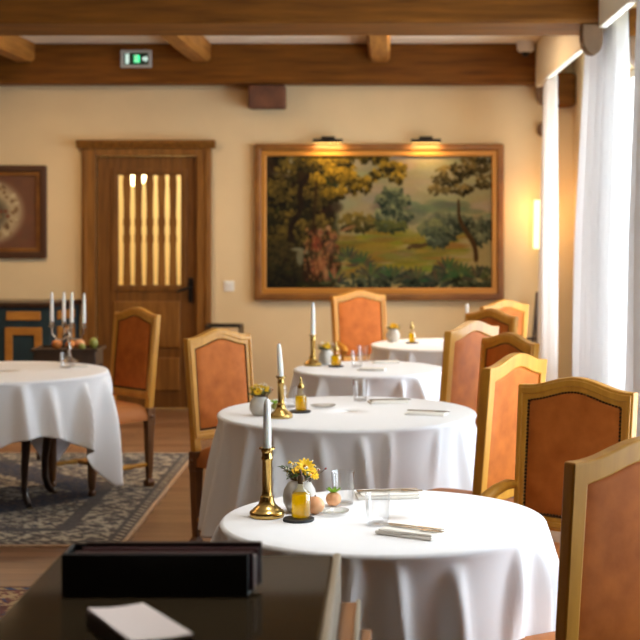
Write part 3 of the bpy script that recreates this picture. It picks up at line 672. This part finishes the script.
# ------------------------------------------------------------------ table things
def at(px,py,z=ZT):                       # picture point -> point on the level z (the photograph's horizon and centre line)
    s=(py-215)/(EYE-z); return ((px-385)/s,1500/s,z)
def lift(p,dz=.0012): return (p[0],p[1],p[2]+dz)
def candlestick(label,loc,k=1.0,hh=.19,gilt='brass'):
    t=thing('candlestick',label,'candlestick',lift(loc),group='brass candlesticks on the tables')
    s=hh/.19
    MB().lathe([(.046,0),(.048,.004),(.048,.013),(.045,.017),(.040,.019),(.038,.023),(.031,.028),(.023,.036),(.019,.046),(.0185,.056)],32).build('base','brass',t,True)
    MB().lathe([(.0185,.056),(.0145,.060),(.0135,.07),(.0135,.155*s),(.0155,.158*s),(.0155,.163*s),(.0138,.166*s),(.0138,.176*s)],24).build('stem','brass',t,True)
    m=MB().lathe([(.0138,.176*s),(.0165,.18*s),(.0165,hh-.006),(.022,hh-.004),(.022,hh),(.012,hh),(.0115,hh-.012)],24); m.build('candle_cup','brass',t,True)
    return hh
def candle(label,loc,h,r=.0115,tilt=(0,0),group='white taper candles'):
    t=thing('candle',label,'candle',loc,group=group); t.rotation_euler=(tilt[0],tilt[1],0)
    MB().lathe([(r,0),(r*.98,h*.4),(r*.78,h*.85),(r*.6,h*.965),(r*.3,h)],18).build('wax_body','wax',t,True)
    MB().tube([(0,0,h-.003),(.001,0,h+.006)],.0012,6).build('wick','black',t)
def bouquet(label,loc,R,seed,big,n_small=10,n_white=8,n_leaf=26,hh=.05):
    t=thing('flower_bouquet',label,'flowers',loc,group='small flower arrangements'); r=random.Random(seed); st=MB(); fo=MB(); wh=MB(); ye=MB(); be=MB()
    def tip(sp,zz): a=r.random()*2*PI; q=sp*math.sqrt(r.random()); return Vector((q*math.cos(a),q*math.sin(a),zz))
    def leafq(p,d,l,w):
        d=d.normalized(); s=d.cross(Vector((0,0,1))); s=(s if s.length>.01 else Vector((1,0,0))).normalized()*w; n=s.cross(d).normalized()*l*.15
        v=[fo.b.verts.new(q) for q in (p,p+d*l*.45+s+n,p+d*l,p+d*l*.45-s+n)]; c=fo.b.verts.new(p+d*l*.5)
        for a,b in zip(v,v[1:]+v[:1]): fo.b.faces.new((a,b,c))
    for k in range(n_leaf):
        p=tip(R*.95,r.uniform(.2,.9)*hh); st.tube([(p.x*.15,p.y*.15,-.03),(p.x*.5,p.y*.5,p.z*.5),p],.0011,5)
        for q in range(4): leafq(p*r.uniform(.65,1.0),Vector((p.x+r.uniform(-.02,.02),p.y+r.uniform(-.02,.02),r.uniform(-.01,.03))),r.uniform(.010,.02),r.uniform(.0025,.005))
    for k in range(n_white):
        p=tip(R,r.uniform(.55,1.1)*hh); 
        for q in range(5): bmesh.ops.create_icosphere(wh.b,subdivisions=1,radius=.0028,matrix=Matrix.Translation(p+Vector((r.gauss(0,.005),r.gauss(0,.005),r.gauss(0,.004)))))
        st.tube([(p.x*.15,p.y*.15,-.03),p],.001,5)
    for k in range(n_small):
        p=tip(R*.8,r.uniform(.5,1.0)*hh); 
        for q in range(7): bmesh.ops.create_icosphere(ye.b,subdivisions=1,radius=.0036,matrix=Matrix.Translation(p+Vector((r.gauss(0,.005),r.gauss(0,.005),r.gauss(0,.003)))))
        st.tube([(p.x*.15,p.y*.15,-.03),p],.001,5)
    for k in range(3):
        p=tip(R,hh*.8)+Vector((R*.5,0,0)); bmesh.ops.create_icosphere(be.b,subdivisions=2,radius=.003,matrix=Matrix.Translation(p)); st.tube([(0,0,-.02),p],.0009,5)
    st.build('stems','stemm',t); fo.build('foliage','leaf',t); 
    if n_white: wh.build('white_blossoms','petalw',t)
    if n_small: ye.build('yellow_blossoms','petal',t)
    be.build('berries','berry',t)
    for (x,y,z,nx,ny,sc) in big:
        m=MB(); nrm=Vector((nx,ny,.8)).normalized(); q=Vector((0,0,1)).rotation_difference(nrm); c=Vector((x,y,z))
        for layer,(cnt,l,lift_) in enumerate(((13,.026,.15),(11,.021,.5))):
            for k in range(cnt):
                a=2*PI*k/cnt+layer*.2; d=Vector((math.cos(a),math.sin(a),lift_)).normalized(); s=Vector((-math.sin(a),math.cos(a),0))*.0045*sc; L_=l*sc
                pts=[d*.004,d*L_*.5+s,d*L_*.9+s*.6,d*L_,d*L_*.9-s*.6,d*L_*.5-s]; vs=[m.b.verts.new(c+q@p) for p in pts]; m.b.faces.new(vs)
        b=m.build('blossom','petal',t,solid=.0006)
        m=MB(); bmesh.ops.create_icosphere(m.b,subdivisions=2,radius=.006*sc,matrix=Matrix.Translation(c+nrm*.003)); m.build('flower_eye','pollen',b,True)
        m=MB().tube([(0,0,-.02),(x*.5,y*.5,z*.4),(x,y,z)],.0015,6); m.build('stem','leaf',t)
def vase(label,loc,r,h,neck=.6):
    t=thing('vase',label,'vase',lift(loc),group='ceramic flower vases')
    P=[(r*.5,0),(r*.72,h*.05),(r*.96,h*.3),(r,h*.48),(r*.93,h*.7),(r*.72,h*.9),(r*neck,h*.97),(r*neck,h),(r*neck-.003,h),(r*.6,h*.85),(r*.85,h*.5),(r*.5,h*.1)]
    MB().lathe(P,32).build('vase_body','ceramic',t,True)
def oil_bottle(label,loc,w=.05,hb=.075,spout=True,tall=1):
    t=thing('oil_bottle',label,'bottle',lift(loc,.0085),group='oil bottles on black coasters'); r=w/2
    prof=[(r*.9,0),(r,.004),(r,hb*.86),(r*.9,hb*.95),(r*.42,hb*1.08),(r*.36,hb*1.15),(r*.36,hb*1.36),(r*.46,hb*1.37),(r*.46,hb*1.42)]
    MB().lathe(prof,24).build('bottle_glass','bottleglass',t,True)
    MB().lathe([(r*.84,.004),(r*.93,.008),(r*.93,hb*.84),(r*.8,hb*.9)],24).build('oil','oil',t,True)
    z=hb*1.42
    if spout:
        m=MB().lathe([(r*.5,z-.004),(r*.55,z+.008),(r*.4,z+.014),(r*.3,z+.02)],16); m.tube([(0,0,z+.018),(0,0,z+.032),(-.003,0,z+.045)],[.0055,.005,.003],8); m.build('pourer','brass',t,True)
    else:
        m=MB().lathe([(r*.34,z-.012),(r*.36,z+.004),(r*.28,z+.010)],14); m.tube([(0,0,z+.008),(0,0,z+.018),(-.004,0,z+.026)],[.004,.0035,.0025],8); m.build('pourer','stemm',t,True)
    return t
def coaster(label,loc,r=.042):
    n=36; poly=[((r+.0012*math.sin(k*7.3))*math.cos(2*PI*k/n),(r+.0012*math.sin(k*5.1))*math.sin(2*PI*k/n)) for k in range(n)]
    o=MB().prism(poly,lambda a,b:(a,b,0),lambda a,b:(a,b,.007)).build('coaster','slate',None,bevel=.001); o.location=lift(loc); tag(o,label,'coaster','black slate coasters')
def tumbler(label,loc,r=.034,h=.09,wine=False):
    t=thing('drinking_glass',label,'glass',lift(loc),group='clear drinking glasses')
    MB().lathe([(r*.82,0),(r*.86,.003),(r*.93,h*.4),(r,h),(r-.0016,h),(r*.93-.0018,h*.4),(r*.8,.008),(.002,.007)],32,cap=False).build('glass_bowl','glass',t,True)
    MB().lathe([(.002,0),(r*.82,0),(r*.84,.004),(.002,.006)],28,cap=False).build('glass_foot','glass',t,True)
def napkin(label,loc,rz,L_=.17,W_=.085,h=.016,cut=True,extra=''):
    t=thing('folded_napkin',label,'napkin',lift(loc),rz,group='folded linen napkins')
    m=MB().box((0,0,h*.32),(L_,W_,h*.62)); m.build('folded_cloth','napkin',t,bevel=.004)
    MB().box((.004,-.002,h*.8),(L_-.012,W_-.006,h*.34),rz=.03).build('top_fold','napkin',t,bevel=.0025)
    if cut:
        for i,nm in enumerate(('fork','knife')):
            e=thing(nm,'steel %s lying on the %s'%(nm,extra),'cutlery',(loc[0],loc[1],loc[2]+h+.0018),rz+(.06 if i else -.03))
            y=.010 if i else -.011; hf=L_*.5; m=MB()
            m.box((-hf*.42,y,.002),(hf*1.05,.0075,.0028)).box((-hf*.86,y,.002),(hf*.22,.011,.003)).build('handle','steel',e,bevel=.001)
            m=MB()
            if i: m.prism([(hf*.1,-.004),(hf*.9,-.006),(hf*1.02,.002),(hf*.1,.007)],lambda a,b:(a,y+b,.001),lambda a,b:(a,y+b,.0028)); m.build('blade','steel',e)
            else:
                m.box((hf*.3,y,.002),(hf*.4,.006,.0025)).box((hf*.55,y,.002),(.02,.02,.0025))
                for q in range(4): m.box((hf*.55+.03,y-.008+.0053*q,.002),(.045,.0022,.002))
                m.build('tines','steel',e)
def sphere_thing(name,label,cat,loc,r,mat,leafy=False,sz=.92,group=None):
    t=thing(name,label,cat,lift(loc),group=group)
    MB().ball((0,0,r*sz),r,sz,20).build('fruit_skin',mat,t,True)
    if leafy:
        m=MB()
        for k in range(6):
            a=k*1.05+.3; d=Vector((math.cos(a)*.7,math.sin(a)*.7,.45)); s=Vector((-math.sin(a),math.cos(a),0))*.007; p=Vector((0,0,r*2*sz-.004))
            vs=[m.b.verts.new(q) for q in (p,p+d*.012+s,p+d*.026+s*.4+Vector((0,0,.003)),p+d*.032,p+d*.026-s*.4+Vector((0,0,.003)),p+d*.012-s)]; m.b.faces.new(vs)
        m.build('leaves','lime',t,solid=.001)
    else:
        MB().tube([(0,0,r*2*sz-.004),(.001,0,r*2*sz+.004)],.0018,6).build('stem','stemm',t)
    return t
def dish(label,loc,r=.045):
    o=MB().lathe([(r*.55,0),(r*.6,.002),(r*.95,.009),(r,.013),(r-.002,.013),(r*.6,.005),(.002,.004)],32,cap=False).build('glass_dish','dish',None,True); o.location=lift(loc); tag(o,label,'dish','small glass dishes')

# front table
p=at(267,517); candlestick('brass candlestick on the front table, tallest in the picture',p); candle('white candle in the brass candlestick on the front table',(p[0],p[1],ZT+.179),.146,.012)
p=at(299.5,512); vase('round grey ceramic vase behind the oil bottle on the front table',p,.047,.088,.5); bouquet('yellow daisies with white sprigs in the vase on the front table',(p[0],p[1],ZT+.082),.052,3,[(.018,-.03,.048,.3,-.9,1.1),(.034,-.018,.03,.8,-.5,1.0),(.0,.0,.035,-.3,-.4,.85)],4,12,34,.05)
p=at(301,521); coaster('black slate coaster under the oil bottle on the front table',at(298.5,521)); oil_bottle('squat bottle of golden oil on the front table, in front of the vase',p,.053,.074,False)
p=at(315,514.5); sphere_thing('peach','round peach coloured fruit beside the oil bottle on the front table','fruit',p,.0265,'peach')
p=at(333.5,506.5); sphere_thing('kumquat','small pale orange fruit with green leaves on the front table','fruit',p,.022,'peach',True)
tumbler('clear straight tumbler beside the fruit on the front table',at(343,504.5),.034,.094); tumbler('clear glass standing in the middle of the front table near the napkin',at(377.5,525),.034,.083)
dish('low frosted glass dish in front of the fruit on the front table',at(333,515))
napkin('folded napkin with fork and knife at the near right of the front table',at(412,535),-.55,.17,.095,.017,True,'near right napkin of the front table')
napkin('folded napkin with cutlery at the back edge of the front table',at(387,497),.12,.185,.10,.016,True,'back napkin of the front table')
# second table
p=at(281,418); hh=candlestick('brass candlestick on the second table from the front',p,hh=.17); candle('white candle leaning slightly left on the second table',(p[0],p[1],ZT+.159),.145,.012,(0,-.06))
p=at(260,415.5); vase('squat cream vase at the left of the second table',p,.044,.078,.62); bouquet('yellow and white flowers in the vase on the second table',(p[0],p[1],ZT+.072),.055,8,[(-.006,-.03,.03,-.1,-.9,.8)],12,10,26,.05)
p=at(301,412.5); coaster('black slate coaster under the oil bottle on the second table',at(300,412.5),.045); oil_bottle('square golden oil bottle with a brass pourer on the second table',p,.05,.068,True)
tumbler('clear tumbler behind the candlestick on the second table',at(289,407.5),.036,.09); tumbler('clear tumbler at the back of the second table near its middle',at(360,401),.034,.095)
dish('low glass dish beside the oil bottle on the second table',at(323,408),.055)
p=at(275,410); sphere_thing('kumquat','small leafy fruit beside the candlestick on the second table','fruit',p,.016,'apple',True)
napkin('folded napkin with cutlery at the right of the second table',at(427,414.5),-.25,.17,.10,.012,True,'right napkin of the second table')
napkin('folded napkin with cutlery at the back of the second table',at(388,403),.2,.17,.10,.012,True,'back napkin of the second table')
# third table
p=at(313,366); candlestick('brass candlestick on the third table from the front',p,hh=.17); candle('white candle upright on the third table, against the cream wall',(p[0],p[1],ZT+.159),.19,.0125)
p=at(326,364.5); vase('small cream vase on the third table, beside its candlestick',p,.042,.08,.6); bouquet('yellow flowers in the vase on the third table',(p[0],p[1],ZT+.074),.05,12,[(.01,-.03,.03,.2,-.9,.8)],12,6,20,.045)
p=at(336,367); coaster('black slate coaster under the oil bottle on the third table',p); oil_bottle('golden oil bottle on the third table from the front',p,.058,.06,True)
tumbler('clear tumbler on the third table, right of its oil bottle',at(357,367),.033,.09); tumbler('clear tumbler at the back of the third table',at(363,361.5),.033,.09)
napkin('folded napkin at the near edge of the third table',at(372,370.5),-.2,.15,.075,.014,False); napkin('folded napkin at the back of the third table',at(386,363.5),.1,.15,.07,.014,False)
# farthest table
p=at(393,342); vase('pale grey vase on the farthest table below the tapestry',p,.045,.082,.6); bouquet('yellow flowers in the vase on the farthest table',(p[0],p[1],ZT+.076),.045,15,[(.0,-.02,.03,.1,-.9,.9)],12,2,14,.04)
p=at(412,343.5); coaster('black slate coaster under the oil bottle on the farthest table',p); oil_bottle('narrow golden oil bottle on the farthest table',p,.044,.065,True)
p=at(467,343); candlestick('brass candlestick on the farthest table, mostly hidden by a chair',p,hh=.13); candle('white candle on the farthest table rising above a dark chair back',(p[0],p[1],ZT+.119),.14,.012)

# left table: silver candelabrum with four candles, tumbler, napkin
p=at(69,362.5,.72); CB=Vector(p)
t=thing('candelabrum','silver four armed candelabrum on the left table','candelabrum',lift(p))
MB().lathe([(.055,0),(.056,.006),(.045,.014),(.025,.024),(.014,.04)],28).build('base','silver',t,True)
MB().lathe([(.014,.04),(.010,.06),(.018,.085),(.010,.1),(.0085,.13),(.02,.15),(.011,.165),(.015,.18),(.02,.19),(.008,.2)],20).build('stem','silver',t,True)
cups=[(-.096,-.02,.225),(-.046,.075,.22),(.030,-.07,.225),(.083,.02,.215)]
for x,y,z in cups:
    m=MB(); m.tube([(0,0,.165),(x*.3,y*.3,.135),(x*.7,y*.7,.135),(x*.97,y*.97,.165),(x,y,z-.02)],[.006,.006,.005,.005,.006],8)
    m.lathe([(.006,z-.022),(.021,z-.014),(.022,z-.011),(.010,z-.008),(.015,z),(.0155,z+.012),(.012,z+.012),(.011,z)],16,(x,y,0)); m.build('arm','silver',t,True)
for (x,y,z),lab in zip(cups,('leftmost white candle of the silver candelabrum','tall white candle second from left in the candelabrum','tall white candle third from left in the candelabrum','rightmost white candle of the silver candelabrum')):
    candle(lab,(CB.x+x,CB.y+y,CB.z+z+.0025),.185,.0112)
tumbler('clear tumbler on the left table in front of the candelabrum',at(66,368,.72),.036,.088)
napkin('small white napkin on the left table right of the tumbler',at(80,367,.72),.3,.09,.06,.012,False)
# dark serving stand with fruit behind the left table
t=thing('serving_stand','dark wooden serving stand holding fruit between the left table and the painted cabinet','stand',(-2.05,9.72,.0105))
MB().ext((-.2,-.13,.60),(.2,.13,.70)).build('tray_box','darkwood',t,bevel=.008)
MB().ring(rect(-.215,-.145,.215,.145),rect(-.195,-.125,.195,.125),lambda x,y:(x,y,.695),lambda x,y:(x,y,.712)).build('rim','darkwood',t)
for x in (-1,1):
    for y in (-1,1): MB().tube([(x*.18,y*.11,.6),(x*.165,y*.1,.3),(x*.17,y*.105,.0)],[.022,.016,.014],8).build('leg','darkwood',t,True)
for k,(x,y,r_,mt,lab) in enumerate([(-.07,-.03,.033,'orange','orange fruit on the serving stand, first from the left'),(.02,-.05,.032,'orange','orange fruit on the serving stand, just right of the candelabrum stem'),(.075,-.02,.034,'peach','peach coloured fruit right of the oranges on the serving stand'),
    (.10,-.07,.022,'apple','small green fruit in front of the peach on the serving stand'),(.155,.03,.03,'apple','green pear like fruit at the right end of the serving stand')]):
    sphere_thing('orange' if mt=='orange' else ('peach' if mt=='peach' else 'green_fruit'),lab,'fruit',(-2.05+x,9.72+y,.711),r_,mt,sz=1.2 if k==4 else .95,group='fruit on the serving stand')

# ------------------------------------------------------------------ lectern in the foreground
LZ=1.0; lx0,lx1,ly0,ly1=-.556,-.088,1.86,2.56
t=thing('lectern','dark host lectern with a glossy top in the bottom left foreground','lectern',((lx0+lx1)/2,(ly0+ly1)/2,0))
hx,hy=(lx1-lx0)/2,(ly1-ly0)/2
MB().ext((-hx,-hy,LZ-.03),(hx,hy,LZ)).build('top','gloss',t,bevel=.004)
MB().ext((-hx+.03,-hy+.03,.05),(hx-.012,hy-.03,LZ-.03)).build('body','darkwood',t,bevel=.005)
MB().ext((-hx+.05,-hy+.05,0),(hx-.03,hy-.05,.05)).build('plinth','darkwood',t)
MB().ext((hx,-hy,LZ-.14),(hx+.013,hy-.003,LZ+.004)).build('side_strip','palewood',t,bevel=.004)
MB().ext((hx+.013,-hy,LZ-.2),(hx+.04,hy-.02,LZ-.075)).build('side_shelf','oakbox',t,bevel=.003)
MB().ext((hx+.04,-hy,LZ-.2),(hx+.047,hy-.02,LZ-.07)).build('shelf_edge','palewood',t,bevel=.002)
MB().ext((hx+.047,-hy,LZ-.24),(hx+.066,hy-.06,LZ-.11)).build('lower_shelf','oakbox',t,bevel=.003)
# black menu box with menus
bx0,bx1,by0,by1=-.49,-.207,2.27,2.35
t=thing('menu_box','long black leather menu box lying across the dark lectern','box',((bx0+bx1)/2,(by0+by1)/2,LZ+.001)); hx,hy=(bx1-bx0)/2,(by1-by0)/2
m=MB().ext((-hx,-hy,0),(hx,-hy+.006,.066)).ext((-hx,hy-.006,0),(hx,hy,.066)).ext((-hx,-hy+.006,0),(hx,hy-.006,.006)).ext((-hx,-hy+.006,.006),(-hx+.006,hy-.006,.066)); m.build('box_shell','black',t,bevel=.002)
for k,(mt,lab) in enumerate([('maroon','maroon menu card nearest the front inside the black box'),('paper','white menu card in the middle of the black box'),('maroon','maroon menu card second from the back of the black box'),('folder','dark brown menu card at the back of the black box')]):
    hc=(.058,.05,.058,.064)[k]; o=MB().box((0,0,hc/2),(.272,.0075,hc)).build('menu_card',mt,None,bevel=.001); o.location=((bx0+bx1)/2+.012+.003*k,by0+.017+.0145*k,LZ+.0085); tag(o,lab,'menu','menu cards in the black box')
# open bill folder with paper
A,B,Cc,D=[Vector(at(*q,LZ+.03)) for q in ((88,607),(143,602),(193,631),(130,638))]
t=thing('bill_folder','brown leather bill folder with white paper slips lying on the lectern','folder',(0,0,0))
def slab(z0,z1,sag,gr):
    m=MB(); n=9; cen=(A+B+Cc+D)/4
    def pt(u,v,z):
        q=(A.lerp(B,u)).lerp(D.lerp(Cc,u),v); q=cen+(q-cen)*gr; return (q.x,q.y,z+sag*(math.sin(PI*u)*-.6+ (1-v)*.5))
    for z in (z0,z1): m.grid(n,n,lambda i,j:pt(i/(n-1),j/(n-1),z))
    lo=[pt(u,v,z0) for u,v in ((0,0),(1,0),(1,1),(0,1))]
    for (u0,v0),(u1,v1) in (((0,0),(1,0)),((1,0),(1,1)),((1,1),(0,1)),((0,1),(0,0))):
        m.grid(n,2,lambda i,j:pt(u0+(u1-u0)*i/(n-1),v0+(v1-v0)*i/(n-1),(z0,z1)[j]))
    bmesh.ops.remove_doubles(m.b,verts=m.b.verts[:],dist=1e-5); return m
slab(LZ+.0015,LZ+.022,.0,1.04).build('leather_cover','folder',t,True)
slab(LZ+.0235,LZ+.027,.004,1.0).build('paper_slips','paper',t,True)

# ------------------------------------------------------------------ light
wd=bpy.data.worlds.new('day'); bpy.context.scene.world=wd; wd.use_nodes=True
bg=wd.node_tree.nodes['Background']; bg.inputs['Color'].default_value=(.76,.89,1,1); bg.inputs['Strength'].default_value=9.6
def area(loc,e,size,col,rot=(0,0,0)):
    L=bpy.data.lights.new('warm_fill','AREA'); L.shape='DISK'; L.size=size; L.energy=e; L.color=col
    o=bpy.data.objects.new('warm_fill',L); C.objects.link(o); o.location=loc; o.rotation_euler=rot
for x,y,e in ((-2.7,10.3,34),(.3,10.1,24),(-2.8,6.0,8)):  # unseen warm fill lights added near the ceiling to brighten the walls
    area((x,y,2.9),e,.35,(1,.68,.38))
for T,e in ((T1,1.5),(T2,.8),((-.34,2.25),1.1)):  # fill lights without fixtures, added to whiten the tabletops and lectern papers
    L=bpy.data.lights.new('down_fill','AREA'); L.shape='DISK'; L.size=.16; L.energy=e; L.color=(1,.95,.9); L.spread=.9
    o=bpy.data.objects.new('down_fill',L); C.objects.link(o); o.location=(T[0],T[1],2.93)
L=bpy.data.lights.new('hall_lamp','POINT'); L.energy=24; L.color=(1,.9,.7); L.shadow_soft_size=.15
lo=bpy.data.objects.new('hall_lamp',L); C.objects.link(lo); lo.location=(-1.5,13.4,2.2)

# ------------------------------------------------------------------ camera
cam=bpy.data.cameras.new('camera'); co=bpy.data.objects.new('camera',cam); C.objects.link(co)
co.location=(0,0,EYE); co.rotation_euler=(PI/2,0,0)
cam.sensor_width=36; cam.lens=1500/640*36; cam.shift_x=-65/640; cam.shift_y=-105/640; cam.clip_start=.05
cam.dof.use_dof=True; cam.dof.focus_distance=4.15; cam.dof.aperture_fstop=5.8
sc=bpy.context.scene; sc.camera=co
sc.view_settings.view_transform='Standard'; sc.view_settings.look='None'; sc.view_settings.exposure=.4; sc.view_settings.gamma=1
sc.cycles.use_denoising=True; sc.cycles.max_bounces=10; sc.cycles.transparent_max_bounces=16; sc.cycles.caustics_reflective=False; sc.cycles.caustics_refractive=False
sc.cycles.sample_clamp_indirect=6
